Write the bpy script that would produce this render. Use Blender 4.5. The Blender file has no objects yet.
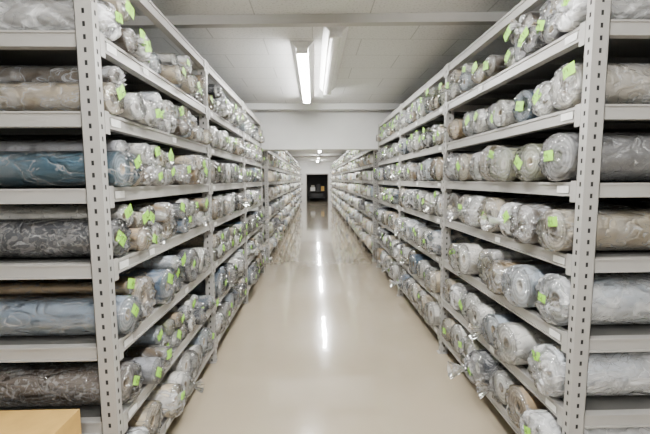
import bpy, math, random
import numpy as np
from mathutils import Matrix, Vector
random.seed(7); rng=np.random.RandomState(11)
S=bpy.context.scene
XL,XR=-0.875,1.152
LEVS={1:[0.20,0.54,0.885,1.25,1.57,1.885,2.20],-1:[0.20,0.525,0.885,1.25,1.58,1.91,2.25]}
H=2.58; DEP=1.35; CEIL=2.9

# ---------------------------------------------------------------- materials
def mat(name):
    m=bpy.data.materials.new(name); m.use_nodes=True
    nt=m.node_tree; b=nt.nodes['Principled BSDF']; return m,nt,b
def nd(nt,t,**k):
    n=nt.nodes.new(t)
    for a,v in k.items():
        if a in n.inputs: n.inputs[a].default_value=v
        else: setattr(n,a,v)
    return n
def simple(name,col,rough=0.5,metal=0.0,nscale=30,namt=0.08,bump=0.0):
    m,nt,b=mat(name)
    tc=nd(nt,'ShaderNodeTexCoord'); n=nd(nt,'ShaderNodeTexNoise',Scale=nscale,Detail=4.0)
    nt.links.new(tc.outputs['Object'],n.inputs['Vector'])
    r=nd(nt,'ShaderNodeValToRGB')
    r.color_ramp.elements[0].position=.3; r.color_ramp.elements[1].position=.7
    r.color_ramp.elements[0].color=[c*(1-namt) for c in col]+[1]
    r.color_ramp.elements[1].color=[min(1,c*(1+namt)) for c in col]+[1]
    nt.links.new(n.outputs['Fac'],r.inputs['Fac']); nt.links.new(r.outputs['Color'],b.inputs['Base Color'])
    b.inputs['Roughness'].default_value=rough; b.inputs['Metallic'].default_value=metal
    if bump:
        bp=nd(nt,'ShaderNodeBump',Strength=bump,Distance=.002); nt.links.new(n.outputs['Fac'],bp.inputs['Height']); nt.links.new(bp.outputs['Normal'],b.inputs['Normal'])
    return m
M_steel=simple('painted_steel',(.40,.39,.37),.38,0,6,.04)
M_dark=simple('hole_shadow_dark',(.015,.015,.015),.8)
M_label=simple('paper_label',(.85,.85,.83),.6)
M_deck=simple('shaded_deck_steel',(.11,.108,.10),.5,0,5,.08)  # rack steel darkened in colour to deepen shade inside the shelves
M_wall=simple('wall_paint',(.70,.70,.69),.7,0,3,.03)
M_backwall=simple('wall_paint_shaded',(.24,.24,.235),.7,0,3,.03)  # wall paint darkened in colour, as shade behind the racks
M_card=simple('cardboard',(.60,.37,.10),.75,0,12,.1,.2)
M_tape=simple('packing_tape',(.58,.39,.14),.25)
M_white=simple('fixture_enamel',(.85,.85,.84),.35)
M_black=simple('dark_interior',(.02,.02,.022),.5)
M_green=simple('lime_sticker',(.38,.86,.06),.5)
M_ink=simple('ink',(.02,.03,.02),.6)
def emis(name,col,s):
    m,nt,b=mat(name); b.inputs['Base Color'].default_value=(.9,.9,.9,1)
    b.inputs['Emission Color'].default_value=(*col,1); b.inputs['Emission Strength'].default_value=s; return m
M_emit=emis('fluorescent_diffuser',(.995,.99,.97),150)

# floor
m,nt,b=mat('epoxy_floor'); M_floor=m
tc=nd(nt,'ShaderNodeTexCoord'); n=nd(nt,'ShaderNodeTexNoise',Scale=1.3,Detail=5.0)
nt.links.new(tc.outputs['Object'],n.inputs['Vector'])
r=nd(nt,'ShaderNodeValToRGB'); r.color_ramp.elements[0].position=.3; r.color_ramp.elements[1].position=.7
r.color_ramp.elements[0].color=(.50,.42,.305,1); r.color_ramp.elements[1].color=(.55,.463,.34,1)
nt.links.new(n.outputs['Fac'],r.inputs['Fac']); nt.links.new(r.outputs['Color'],b.inputs['Base Color'])
mr=nd(nt,'ShaderNodeMapRange'); mr.inputs['To Min'].default_value=.10; mr.inputs['To Max'].default_value=.22
n2=nd(nt,'ShaderNodeTexNoise',Scale=5.0,Detail=6.0); nt.links.new(tc.outputs['Object'],n2.inputs['Vector'])
nt.links.new(n2.outputs['Fac'],mr.inputs['Value']); nt.links.new(mr.outputs['Result'],b.inputs['Roughness'])
bp=nd(nt,'ShaderNodeBump',Strength=.22,Distance=.004); n3=nd(nt,'ShaderNodeTexNoise',Scale=7.0,Detail=2.0)
nt.links.new(tc.outputs['Object'],n3.inputs['Vector']); nt.links.new(n3.outputs['Fac'],bp.inputs['Height']); nt.links.new(bp.outputs['Normal'],b.inputs['Normal'])
nt.links.new(bp.outputs['Normal'],b.inputs['Coat Normal'])
b.inputs['Specular IOR Level'].default_value=.9
b.inputs['Coat Weight'].default_value=1.0; b.inputs['Coat Roughness'].default_value=.03; b.inputs['Coat IOR'].default_value=1.8
# ceiling
m,nt,b=mat('ceiling_board'); M_ceil=m
tc=nd(nt,'ShaderNodeTexCoord')
br=nd(nt,'ShaderNodeTexBrick',Scale=1.0); br.offset=0.5
br.inputs['Color1'].default_value=(.70,.70,.695,1); br.inputs['Color2'].default_value=(.685,.685,.68,1); br.inputs['Mortar'].default_value=(.46,.46,.455,1)
br.inputs['Mortar Size'].default_value=.005; br.inputs['Brick Width'].default_value=.91; br.inputs['Row Height'].default_value=.455
nt.links.new(tc.outputs['Object'],br.inputs['Vector'])
vo=nd(nt,'ShaderNodeTexNoise',Scale=60.0,Detail=3.0); nt.links.new(tc.outputs['Object'],vo.inputs['Vector'])
rr=nd(nt,'ShaderNodeValToRGB'); rr.color_ramp.elements[0].position=.36; rr.color_ramp.elements[1].position=.46
rr.color_ramp.elements[0].color=(.8,.8,.8,1)
nt.links.new(vo.outputs['Fac'],rr.inputs['Fac'])
mx=nd(nt,'ShaderNodeMixRGB',blend_type='MULTIPLY'); mx.inputs[0].default_value=1
nt.links.new(br.outputs['Color'],mx.inputs[1]); nt.links.new(rr.outputs['Color'],mx.inputs[2]); nt.links.new(mx.outputs[0],b.inputs['Base Color'])
b.inputs['Roughness'].default_value=.8
# fabric roll
m,nt,b=mat('rolled_fabric'); M_fab=m
at=nd(nt,'ShaderNodeAttribute',attribute_name='tint'); tc=nd(nt,'ShaderNodeTexCoord')
vo=nd(nt,'ShaderNodeTexNoise',Scale=28.0,Detail=1.5,Distortion=2.0); nt.links.new(tc.outputs['Object'],vo.inputs['Vector'])
rr=nd(nt,'ShaderNodeValToRGB'); rr.color_ramp.elements[0].position=.54; rr.color_ramp.elements[1].position=.58
nt.links.new(vo.outputs['Fac'],rr.inputs['Fac'])
mu=nd(nt,'ShaderNodeMath',operation='MULTIPLY'); nt.links.new(rr.outputs['Color'],mu.inputs[0]); nt.links.new(at.outputs['Alpha'],mu.inputs[1])
mx=nd(nt,'ShaderNodeMixRGB'); mx.inputs[2].default_value=(.55,.53,.51,1)
nt.links.new(mu.outputs[0],mx.inputs[0]); nt.links.new(at.outputs['Color'],mx.inputs[1])
nt.links.new(mx.outputs[0],b.inputs['Base Color'])
b.inputs['Roughness'].default_value=.85
# film shaders
def crinkle(nt,b,strength):
    tc=nd(nt,'ShaderNodeTexCoord'); mp=nd(nt,'ShaderNodeMapping'); mp.inputs['Scale'].default_value=(.6,1,1)
    nt.links.new(tc.outputs['Object'],mp.inputs['Vector'])
    no=nd(nt,'ShaderNodeTexNoise',Scale=15.0,Detail=2.0,Distortion=.8); nt.links.new(mp.outputs[0],no.inputs['Vector'])
    s=nd(nt,'ShaderNodeMath',operation='SUBTRACT'); s.inputs[1].default_value=.5; nt.links.new(no.outputs['Fac'],s.inputs[0])
    a=nd(nt,'ShaderNodeMath',operation='ABSOLUTE'); nt.links.new(s.outputs[0],a.inputs[0])
    bp=nd(nt,'ShaderNodeBump',Strength=strength,Distance=.038); bp.invert=True; nt.links.new(a.outputs[0],bp.inputs['Height']); nt.links.new(bp.outputs['Normal'],b.inputs['Normal'])
    mr=nd(nt,'ShaderNodeMapRange'); mr.inputs['From Min'].default_value=.018; mr.inputs['From Max'].default_value=.0; mr.inputs['To Min'].default_value=0; mr.inputs['To Max'].default_value=1
    nt.links.new(a.outputs[0],mr.inputs['Value'])
    n2=nd(nt,'ShaderNodeTexNoise',Scale=10.0,Detail=2.0,Distortion=1.2); nt.links.new(mp.outputs[0],n2.inputs['Vector'])
    return mr.outputs['Result'],n2.outputs['Fac'],bp.outputs['Normal']
m,nt,b=mat('clear_plastic_film'); M_film=m
crease_glint,blot,bn=crinkle(nt,b,.9)
b.inputs['Base Color'].default_value=(.96,.97,.985,1); b.inputs['Roughness'].default_value=.10; b.inputs['Specular IOR Level'].default_value=.8
at=nd(nt,'ShaderNodeAttribute',attribute_name='tint')
mr=nd(nt,'ShaderNodeMapRange'); mr.inputs['From Min'].default_value=.40; mr.inputs['From Max'].default_value=.64; mr.inputs['To Min'].default_value=.1; mr.inputs['To Max'].default_value=2.2
nt.links.new(blot,mr.inputs['Value'])
mu=nd(nt,'ShaderNodeMath',operation='MULTIPLY'); nt.links.new(mr.outputs['Result'],mu.inputs[0]); nt.links.new(at.outputs['Alpha'],mu.inputs[1])
mc=nd(nt,'ShaderNodeMath',operation='MULTIPLY'); mc.inputs[1].default_value=.38; nt.links.new(crease_glint,mc.inputs[0])  # whitens the film along its creases as painted highlights
ad=nd(nt,'ShaderNodeMath',operation='ADD',use_clamp=True); nt.links.new(mc.outputs[0],ad.inputs[0]); nt.links.new(mu.outputs[0],ad.inputs[1])
tr=nd(nt,'ShaderNodeBsdfTransparent'); ms=nd(nt,'ShaderNodeMixShader')
nt.links.new(ad.outputs[0],ms.inputs[0]); nt.links.new(tr.outputs[0],ms.inputs[1]); nt.links.new(b.outputs[0],ms.inputs[2])
gl=nd(nt,'ShaderNodeBsdfGlossy'); gl.inputs['Roughness'].default_value=.09; nt.links.new(bn,gl.inputs['Normal'])
fr=nd(nt,'ShaderNodeFresnel',IOR=1.7); nt.links.new(bn,fr.inputs['Normal'])
m3=nd(nt,'ShaderNodeMixShader'); nt.links.new(fr.outputs[0],m3.inputs[0]); nt.links.new(ms.outputs[0],m3.inputs[1]); nt.links.new(gl.outputs[0],m3.inputs[2])
nt.links.new(m3.outputs[0],nt.nodes['Material Output'].inputs['Surface'])
m,nt,b=mat('wrapped_roll_surface'); M_far=m
crease_glint,blot,bn=crinkle(nt,b,.9); at=nd(nt,'ShaderNodeAttribute',attribute_name='tint')
mr=nd(nt,'ShaderNodeMapRange'); mr.inputs['From Min'].default_value=.35; mr.inputs['From Max'].default_value=.7; mr.inputs['To Min'].default_value=.05; mr.inputs['To Max'].default_value=.5
nt.links.new(blot,mr.inputs['Value'])
mx=nd(nt,'ShaderNodeMixRGB'); mx.inputs[2].default_value=(.85,.85,.86,1); nt.links.new(mr.outputs['Result'],mx.inputs[0]); nt.links.new(at.outputs['Color'],mx.inputs[1])
nt.links.new(mx.outputs[0],b.inputs['Base Color']); b.inputs['Roughness'].default_value=.16; b.inputs['Specular IOR Level'].default_value=.9

# ---------------------------------------------------------------- mesh accumulators
class Acc:
    def __init__(s): s.v=[];s.f=[];s.m=[];s.c=[];s.n=0
    def add(s,V,F,mi,C=None,smooth=True):
        V=np.asarray(V,float); F=np.asarray(F,int)
        if C is None: C=np.tile([.5,.5,.5,0],(len(V),1))
        s.v.append(V); s.f.append(F+s.n); s.m.append(np.full(len(F),mi)); s.c.append(C); s.n+=len(V)
    def box(s,x0,x1,y0,y1,z0,z1,mi=0):
        if x0>x1:x0,x1=x1,x0
        V=[(x0,y0,z0),(x1,y0,z0),(x1,y1,z0),(x0,y1,z0),(x0,y0,z1),(x1,y0,z1),(x1,y1,z1),(x0,y1,z1)]
        F=[(0,3,2,1),(4,5,6,7),(0,1,5,4),(1,2,6,5),(2,3,7,6),(3,0,4,7)]
        s.add(V,F,mi)
    def make(s,name,mats,smooth=False,attr=False):
        V=np.concatenate(s.v);F=np.concatenate(s.f);Mi=np.concatenate(s.m)
        me=bpy.data.meshes.new(name); me.vertices.add(len(V)); me.vertices.foreach_set('co',V.ravel())
        me.loops.add(F.size); me.loops.foreach_set('vertex_index',F.ravel().astype(np.int32))
        me.polygons.add(len(F)); me.polygons.foreach_set('loop_start',np.arange(0,F.size,4,dtype=np.int32))
        for mm in mats: me.materials.append(mm)
        me.polygons.foreach_set('material_index',Mi.astype(np.int32))
        me.polygons.foreach_set('use_smooth',np.full(len(F),smooth))
        if attr:
            a=me.attributes.new('tint','FLOAT_COLOR','POINT'); a.data.foreach_set('color',np.concatenate(s.c).astype(np.float32).ravel())
        me.update(calc_edges=True); me.validate()
        o=bpy.data.objects.new(name,me); S.collection.objects.link(o); return o

# ---------------------------------------------------------------- racks
PW=0.070; PD=0.045
def holed_face(A,o,u,w,h,hw,hh,pitch,W):
    o=np.array(o,float);u=np.array(u,float)
    a=(W-hw)/2;b_=a+hw; V=[];F=[]
    def q(ua,ub,za,zb):
        k=len(V)
        for (p,z) in((ua,za),(ub,za),(ub,zb),(ua,zb)): V.append(o+u*p+np.array([0,0,z]))
        F.append((k,k+1,k+2,k+3))
    q(0,a,0,h); q(b_,W,0,h)
    z=0; c=pitch/2
    while c+hh/2<h:
        q(a,b_,z,c-hh/2); z=c+hh/2; c+=pitch
    q(a,b_,z,h); A.add(V,F,0)
def post(A,xf,y,sg):
    xa,xb=sorted((xf,xf-sg*PW))
    holed_face(A,(xa,y,0.0),(1,0,0),0,H,.011,.020,.05,PW)
    holed_face(A,(xa,y+PD,0.0),(1,0,0),0,H,.011,.020,.05,PW)
    holed_face(A,(xf,y,0.0),(0,1,0),0,H,.011,.020,.05,PD)
    A.box(xf-sg*PW,xf-sg*(PW-.003),y,y+PD,0,H)
    A.box(xa+.004,xb-.004,y+.004,y+PD-.004,0.002,H-.004,1)
    A.box(xa,xb,y,y+PD,H,H+.004)
    A.box(xa-.015,xb+.0,y-.01,y+PD+.01,0,.006)
def rack(ys,xf,sg,name):
    A=Acc(); xb=xf-sg*DEP; LEV=LEVS[sg]
    for y in ys:
        post(A,xf,y,sg); post(A,xb+sg*PW,y,sg)
        for z in LEV+[H-.01]:
            A.box(xf-sg*PW,xb+sg*PW,y+.008,y+.042,z-.062,z)
            A.box(xf-sg*PW,xb+sg*PW,y+.003,y+.008,z-.062,z-.054); A.box(xf-sg*PW,xb+sg*PW,y+.003,y+.008,z-.008,z)
    for i in range(len(ys)-1):
        a,b=ys[i]+PD,ys[i+1]
        for k,z in enumerate(LEV+[H-.01]):
            for xx,s2 in((xf,sg),(xb,-sg)):
                A.box(xx-s2*.006,xx-s2*.045,a,b,z-.060,z)
                A.box(xx-s2*.0,xx-s2*.006,a,b,z-.010,z+.003); A.box(xx-s2*.0,xx-s2*.006,a,b,z-.060,z-.050)
                A.box(xx+s2*.002,xx-s2*.004,a-.0,a+.035,z-.085,z+.01); A.box(xx+s2*.002,xx-s2*.004,b-.035,b,z-.085,z+.01)
            if k<len(LEV):
                A.box(xf-sg*.045,xb+sg*.045,a,b,z-.012,z-.002,3)
                for t in (.25,.5,.75):
                    yy=a+(b-a)*t; A.box(xf-sg*.045,xb+sg*.045,yy-.015,yy+.015,z-.045,z-.012,3)
                A.box(xf,xf+sg*.002,a+.05,a+.13,z-.046,z-.014,2)
                if random.random()<.5: 
                    yy=a+random.uniform(.3,b-a-.2); A.box(xf,xf+sg*.002,yy,yy+.06,z-.046,z-.014,2)
    return A.make(name,[M_steel,M_dark,M_label,M_deck])
yL=[1.6+1.62*i for i in range(4)]; yR=[1.585+1.73*i for i in range(4)]
yL2=[7.3+1.68*i for i in range(11)]; yR2=[7.3+1.68*i for i in range(11)]
rack(yL,XL,1,'storage_rack'); rack(yR,XR,-1,'storage_rack'); rack(yL2,XL,1,'storage_rack'); rack(yR2,XR,-1,'storage_rack')

# ---------------------------------------------------------------- rolls
def gridfaces(nr,ns,flip):
    i=np.arange(nr-1)[:,None]; j=np.arange(ns)[None,:]; j2=(j+1)%ns
    a=i*ns+j; b=i*ns+j2; c=(i+1)*ns+j2; d=(i+1)*ns+j
    F=np.stack([a,b,c,d],-1).reshape(-1,4)
    return F[:,::-1] if flip else F
def place(U,R,th,xf,y,z,sg,droop=0):
    X=xf+sg*U; Y=y+R*np.cos(th); Z=z+R*np.sin(th)+droop
    return np.stack([X+0*R,Y,Z],-1).reshape(-1,3)
PAL=[((.88,.86,.81),7),((.78,.68,.51),7),((.54,.41,.25),3),((.40,.41,.44),4),((.045,.05,.065),3),((.36,.37,.23),2),((.15,.23,.33),2),((.58,.65,.72),3),((.92,.91,.87),7),((.17,.13,.09),2)]
PP=[p for p,w in PAL for _ in range(w)]
PROF=[([.0,.010,.020,.027,.030,.030,.027,.022],[1,.98,.91,.77,.58,.38,.2,.01]),
      ([.0,.014,.030,.044,.052,.054,.052,.046],[1,.98,.91,.74,.54,.34,.16,.01]),
      ([.0,.016,.032,.046,.058,.078,.105,.135],[1,.96,.82,.5,.2,.17,.34,.52]),
      ([.0,.008,.014,.014,.008,.002,-.006,-.010],[1,.985,.93,.8,.6,.4,.2,.01])]
def roll(A,xf,y,z,r,L,sg,res,col=None,pat=0,milk=None,first=False,tag=None,pk=None,tp=.45):
    col=np.minimum(np.array(col if col is not None else random.choice(PP))*random.uniform(.88,1.08),.95)
    milk=random.choice([.04,.06,.10,.16,.30]) if milk is None else milk
    du,rr=PROF[pk] if pk is not None else random.choice([PROF[0],PROF[0],PROF[1],PROF[1],PROF[0],PROF[3],PROF[2]])
    du=np.array(du)*random.uniform(.7,1.2)*(r/.09); rr=np.array(rr)
    if res>=1:
        ns=60 if res==2 else 34
        body=np.linspace(-L,-.008,56 if first else (30 if res==2 else 16))
        if not first: body=-L*((-body/L)**1.7)
        t0=np.arange(8); t1=np.linspace(0,7,15 if res==2 else 8); du=np.interp(t1,t0,du); rr=np.interp(t1,t0,rr)
        U=np.concatenate([body,du]); Rr=np.concatenate([np.ones(len(body)),rr])
        th=np.linspace(0,2*np.pi,ns,endpoint=False)[None,:]; Uc=U[:,None]
        W=np.zeros((len(U),ns))
        endk=np.clip((Uc+.13)/.13,0,1)
        for k in range(6):
            kk=rng.randint(1,9); mmv=rng.uniform(-26,26)
            W+=(1-2*np.abs(np.sin(kk*th/1.0+mmv*Uc+rng.uniform(0,6))))*rng.uniform(.0015,.0045)
        for k in range(5):
            kk=rng.randint(5,14); W+=(1-2*np.abs(np.sin(kk*th/1.0+rng.uniform(-16,16)*Uc+rng.uniform(0,6))))*endk*rng.uniform(.004,.013)
        R=r*Rr[:,None]*(.975+W)
        jit=np.zeros((1,ns))
        for k in range(7): jit=jit+(.6-np.abs(np.sin(rng.randint(2,9)*th/1.0+rng.uniform(0,6)+rng.uniform(-2,2)*Rr[:,None]*2)))*rng.uniform(.0015,.0065)
        endm=np.concatenate([np.zeros(len(body)),np.linspace(.1,1,len(du))])[:,None]
        midm=endm*(1.15-endm)*3.2
        UU=Uc+jit*midm; droop=-(endm**2)*r*random.uniform(0,.12)
        C=np.tile([*col,milk],(len(U)*ns,1))
        A.add(place(UU,R,th,xf,y,z,sg,droop),gridfaces(len(U),ns,sg<0),1,C)
        n2=32; th=np.linspace(0,2*np.pi,n2,endpoint=False)[None,:]
        core=random.uniform(.16,.26)
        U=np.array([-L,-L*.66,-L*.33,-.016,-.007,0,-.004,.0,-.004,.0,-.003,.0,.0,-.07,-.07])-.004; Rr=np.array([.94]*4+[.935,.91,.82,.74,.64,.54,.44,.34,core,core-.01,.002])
        br=np.array([1,1,1,1,1,1,.55,1.05,.6,1.05,.62,1.05,1,.12,.06])  # shade put into vertex colour: end grooves and core hole darker
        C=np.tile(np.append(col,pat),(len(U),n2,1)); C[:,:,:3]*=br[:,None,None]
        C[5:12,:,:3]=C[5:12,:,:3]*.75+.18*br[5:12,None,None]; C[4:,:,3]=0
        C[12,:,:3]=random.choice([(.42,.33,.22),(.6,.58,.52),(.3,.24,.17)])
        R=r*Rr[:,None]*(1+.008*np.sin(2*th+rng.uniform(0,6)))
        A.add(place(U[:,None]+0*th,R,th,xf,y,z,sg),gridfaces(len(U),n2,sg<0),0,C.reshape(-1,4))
    else:
        ns=14; body=np.array([-L,-.3,-.12,-.02]); U=np.concatenate([body,du[[0,1,2,4,6,7]]]); Rr=np.concatenate([np.ones(4),rr[[0,1,2,4,6,7]]])
        th=np.linspace(0,2*np.pi,ns,endpoint=False)[None,:]
        W=rng.uniform(-.04,.02,(len(U),ns)); R=r*Rr[:,None]*(.98+W)
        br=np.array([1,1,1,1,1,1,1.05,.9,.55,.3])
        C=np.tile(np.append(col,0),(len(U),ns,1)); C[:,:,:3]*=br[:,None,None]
        A.add(place(U[:,None]+0*th,R,th,xf,y,z,sg),gridfaces(len(U),ns,sg<0),3,C.reshape(-1,4))
    if tag or (tag is None and random.random()<tp):
        sc=random.uniform(.9,1.35); w,h=(.030*sc,.020*sc); ty=y+random.uniform(-.5,.35)*r; tz=z+random.uniform(-.1,.6)*r; tx=xf+sg*(min(du.max(),.06)+.012); an=random.uniform(-.8,.8); cv=random.uniform(.0,.4)
        def lp(a,b,o): 
            return (tx+sg*(o-.35*abs(b)-cv*a*a*12), ty+a*math.cos(an)-b*math.sin(an), tz+a*math.sin(an)+b*math.cos(an))
        xs=np.linspace(-w,w,5)
        for a0,a1 in zip(xs[:-1],xs[1:]): A.add([lp(a0,-h,0),lp(a1,-h,0),lp(a1,h,0),lp(a0,h,0)],[(0,1,2,3)],4)
        if res>=1:
            for cx in(-.011,.008):
                A.add([lp(cx-.004,-.010,.0025),lp(cx-.001,-.010,.0025),lp(cx+.003,.010,.0025),lp(cx-.0,.010,.0025)],[(0,1,2,3)],5)
                A.add([lp(cx-.005,.0,.004),lp(cx+.006,.0,.004),lp(cx+.006,.003,.004),lp(cx-.005,.003,.004)],[(0,1,2,3)],5)
FIRST={(1,6):((.80,.80,.80),0,.4,.085),(1,5):((.60,.50,.34),0,.10,.072),(1,4):((.11,.22,.30),0,.03,.083),(1,3):((.12,.125,.14),.45,.04,.092),(1,2):((.28,.35,.43),0,.06,.092),(1,1):((.24,.20,.17),.75,.03,.10),(1,0):((.3,.3,.3),0,.3,.1),
       (-1,6):((.80,.81,.81),0,.3,.085),(-1,5):((.84,.80,.72),0,.12,.105),(-1,4):((.36,.36,.37),.3,.05,.118),(-1,3):((.66,.59,.46),0,.08,.105),(-1,2):((.80,.85,.90),0,.25,.128),(-1,1):((.80,.83,.87),0,.35,.128),(-1,0):((.7,.7,.7),0,.3,.12)}
def stock(ys,xf,sg,name,near):
    A=Acc(); LEV=LEVS[sg]
    for i in range(len(ys)-1):
        a,b=ys[i]+PD+.005,ys[i+1]-.005
        res=(2 if i==0 else 1) if near else 0
        for k,z in enumerate(LEV):
            top=(LEV[k+1] if k<6 else H-.01)-.07
            clear=top-z
            dbl = (k==6 or (k==5 and random.random()<.3) or random.random()<.08)
            if near and i==0 and sg<0 and k<6: dbl=False
            y=a; row=[]; tp=.62 if (sg<0 and k>=3) else .42
            while True:
                first=near and i==0 and y==a
                if dbl and not first: r=random.uniform(.055,.07)
                elif near and sg<0 and k<5: r=random.uniform(.10,.125)
                elif k==5: r=random.uniform(.08,.105)
                elif k in(1,2): r=random.uniform(.095,.122)
                else: r=random.uniform(.085,.115)
                r=min(r,clear/2-.010); kw={}
                if first:
                    c,p,mk,r=FIRST[(sg,k)]; kw=dict(col=c,pat=p,milk=mk,tag=True,pk=random.choice([0,1]))
                    r=min(r,clear/2-.01)
                elif k<=2 and sg>0 and random.random()<.35: kw=dict(col=random.choice([(.05,.055,.075),(.14,.18,.23),(.3,.28,.25)]))
                if y+2*r>b: break
                L=random.uniform(1.0,1.22); pro=random.uniform(-.03,.05)
                roll(A,xf+sg*pro,y+r,z+r*.985+.003,r,L+pro,sg,res,first=first,tp=tp,**kw)
                row.append((y+r,r)); y+=2*r*random.uniform(1.0,1.03)
                if random.random()<.04: y+=random.uniform(.03,.10)
            for (p,q) in zip(row[:-1],row[1:]):
                d=q[0]-p[0]; r3=random.uniform(.05,.062) if dbl else random.uniform(.035,.045)
                if d>p[1]+q[1]+.03: continue
                ym=(p[0]+q[0])/2; rm=(p[1]+q[1])/2
                zz=rm+math.sqrt(max((rm+r3)**2-(d/2)**2,.0001))
                if zz+r3<clear-.005 and random.random()<(.85 if dbl else .08):
                    roll(A,xf+sg*random.uniform(-.04,.04),ym,z+zz,r3,random.uniform(.9,1.15),sg,res,tp=tp)
    return A.make(name,[M_fab,M_film,M_card,M_far,M_green,M_ink],smooth=True,attr=True)
stock(yL,XL,1,'wrapped_fabric_rolls',True); stock(yR,XR,-1,'wrapped_fabric_rolls',True)
stock(yL2,XL,1,'wrapped_fabric_rolls',False); stock(yR2,XR,-1,'wrapped_fabric_rolls',False)

# ---------------------------------------------------------------- room
def boxobj(name,x0,x1,y0,y1,z0,z1,m):
    A=Acc(); A.box(x0,x1,y0,y1,z0,z1); return A.make(name,[m])
WX0,WX1,Y0,Y1=-2.4,2.7,-3.2,27.0
YE=30.0
boxobj('floor',WX0-.1,WX1+.1,Y0-.1,YE+.1,-.1,0,M_floor)
boxobj('ceiling',WX0-.1,WX1+.1,Y0-.1,YE+.1,CEIL,CEIL+.1,M_ceil)
boxobj('wall_left',WX0-.1,WX0,Y0-.1,YE+.1,0,CEIL,M_backwall)
boxobj('wall_right',WX1,WX1+.1,Y0-.1,YE+.1,0,CEIL,M_backwall)
boxobj('wall_front',WX0,WX1,Y0-.1,Y0,0,CEIL,M_wall)
A=Acc(); DX0,DX1,DZ=-.50,1.0,2.0
A.box(WX0,DX0,Y1,Y1+.1,0,CEIL); A.box(DX1,WX1,Y1,Y1+.1,0,CEIL); A.box(DX0,DX1,Y1,Y1+.1,DZ,CEIL)
A.make('wall_back',[M_wall])
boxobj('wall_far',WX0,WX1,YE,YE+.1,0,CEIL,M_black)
A=Acc(); A.box(DX0-.06,DX0,Y1-.02,Y1,0,DZ+.06); A.box(DX1,DX1+.06,Y1-.02,Y1,0,DZ+.06); A.box(DX0,DX1,Y1-.02,Y1,DZ,DZ+.06); A.make('trim_4',[M_steel])
boxobj('trim_1',WX0,WX1,6.9,7.2,2.15,CEIL,M_wall)
boxobj('trim_3',WX0,WX1,6.6,6.68,2.80,CEIL,M_wall)
o=boxobj('trim_2',WX0,WX1,-.035,.035,2.83,CEIL,M_steel); o.location=(0,3.15,0); o.rotation_euler=(0,0,math.radians(-2.4))
# cart with boxes standing beyond the doorway
A=Acc(); yy=28.3
for z in(.25,.75): A.box(-.35,.85,yy,yy+.6,z,z+.03,1)
for x in(-.35,.82):
    for y in(yy,yy+.57): A.box(x,x+.03,y,y+.03,.08,1.0,1); A.box(x,x+.03,y-.02,y+.05,0,.08,1)
A.box(-.25,.1,yy+.1,yy+.5,.78,1.05,3); A.box(.22,.5,yy+.1,yy+.5,.78,1.3,1); A.box(.55,.78,yy+.1,yy+.5,.78,1.12,2); A.box(-.25,.7,yy+.1,yy+.5,.28,.6,1)
A.box(-.2,.05,yy+.1,yy+.4,1.05,1.2,0)
A.make('storage_cart',[M_steel,M_black,M_card,M_label])
def tube(name,y,z,r,m):
    n=12; A=Acc(); V=[];
    for x in(WX0,WX1):
        for t in range(n): V.append((x,y+r*math.cos(t*2*math.pi/n),z+r*math.sin(t*2*math.pi/n)))
    A.add(V,[(i,(i+1)%n,n+(i+1)%n,n+i) for i in range(n)],0); return A.make(name,[m],smooth=True)
tube('ceiling_pipe',18.6,2.74,.04,M_steel); tube('ceiling_pipe',18.9,2.72,.05,M_white)

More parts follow.
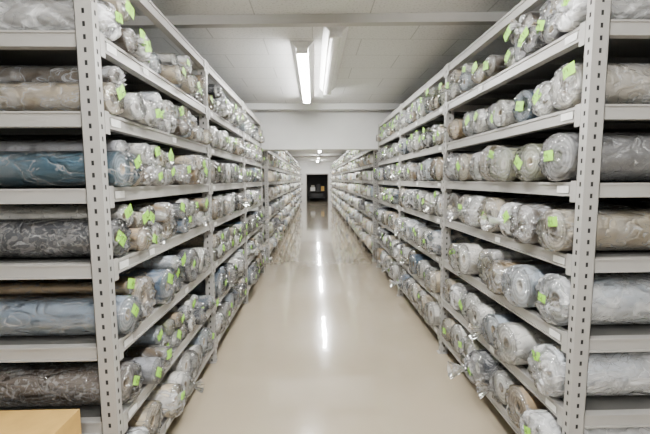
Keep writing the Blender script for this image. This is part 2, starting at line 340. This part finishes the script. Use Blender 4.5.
def fixture(x,ya,yb,lit=True):
    A=Acc()
    def prism(pts,y0,y1,mi):
        k=len(pts); V=[(px,y0,pz) for px,pz in pts]+[(px,y1,pz) for px,pz in pts]
        F=[(i,(i+1)%k,k+(i+1)%k,k+i) for i in range(k)]
        F+= [(0,i,i+1,min(i+2,k-1)) for i in range(1,k-1,2)]+[(k,k+i,k+i+1,k+min(i+2,k-1)) for i in range(1,k-1,2)]
        F=[f for f in F if len(set(f))==4]
        A.add(V,F,mi)
    prism([(x-.11,CEIL-.001),(x-.06,CEIL-.055),(x+.06,CEIL-.055),(x+.11,CEIL-.001)],ya,yb,0)
    pts=[(x+.05*math.cos(t),CEIL-.056-.045*math.sin(t)) for t in np.linspace(0,math.pi,8)]
    prism(pts,ya+.04,yb-.04,1)
    A.box(x-.055,x+.055,ya,ya+.04,CEIL-.105,CEIL-.05,0); A.box(x-.055,x+.055,yb-.04,yb,CEIL-.105,CEIL-.05,0)
    return A.make('ceiling_light_fixture',[M_white,M_emit if lit else M_white])
fixture(-.10,3.7,6.1); fixture(.20,3.3,5.5,False)
fixture(.10,-.2,2.2); fixture(.1,-2.8,-.6)
for y in(9.5,14.5,19.2,23.8): fixture(.27,y,y+2.4)  # farthest fixture is added to brighten the dim end wall
A=Acc(); A.box(-.125,-.105,2.55,2.57,2.80,2.9); A.box(-.135,-.095,2.54,2.58,2.79,2.80); A.make('fire_sprinkler',[M_white])
def carton(x0,x1,y0,y1,z0,z1):
    A=Acc(); A.box(x0,x1,y0,y1,z0,z1-.004,0); ym=(y0+y1)/2
    A.box(x0,x1,y0,ym-.002,z1-.004,z1,0); A.box(x0,x1,ym+.002,y1,z1-.004,z1,0)
    A.box(x0-.001,x1+.001,ym-.025,ym+.025,z1,z1+.001,1); A.box(x1,x1+.001,ym-.025,ym+.025,z1-.08,z1,1)
    return A.make('cardboard_box',[M_card,M_tape])
carton(-1.5,-.985,1.12,1.54,0,.33); carton(-1.52,-.99,1.12,1.53,.33,.65)

w=bpy.data.worlds.new('World'); S.world=w; w.use_nodes=True
w.node_tree.nodes['Background'].inputs[0].default_value=(.5,.5,.5,1); w.node_tree.nodes['Background'].inputs[1].default_value=.05
cd=bpy.data.cameras.new('camera'); co=bpy.data.objects.new('camera',cd); S.collection.objects.link(co)
cd.sensor_width=36; cd.lens=378/650*36; cd.clip_start=.05
Mx=Matrix.Rotation(math.radians(-1.67),4,'Z')@Matrix.Rotation(math.radians(90-5.6),4,'X')@Matrix.Rotation(math.radians(-.34),4,'Z')
Mx.translation=Vector((0,0,1.6)); co.matrix_world=Mx
S.camera=co
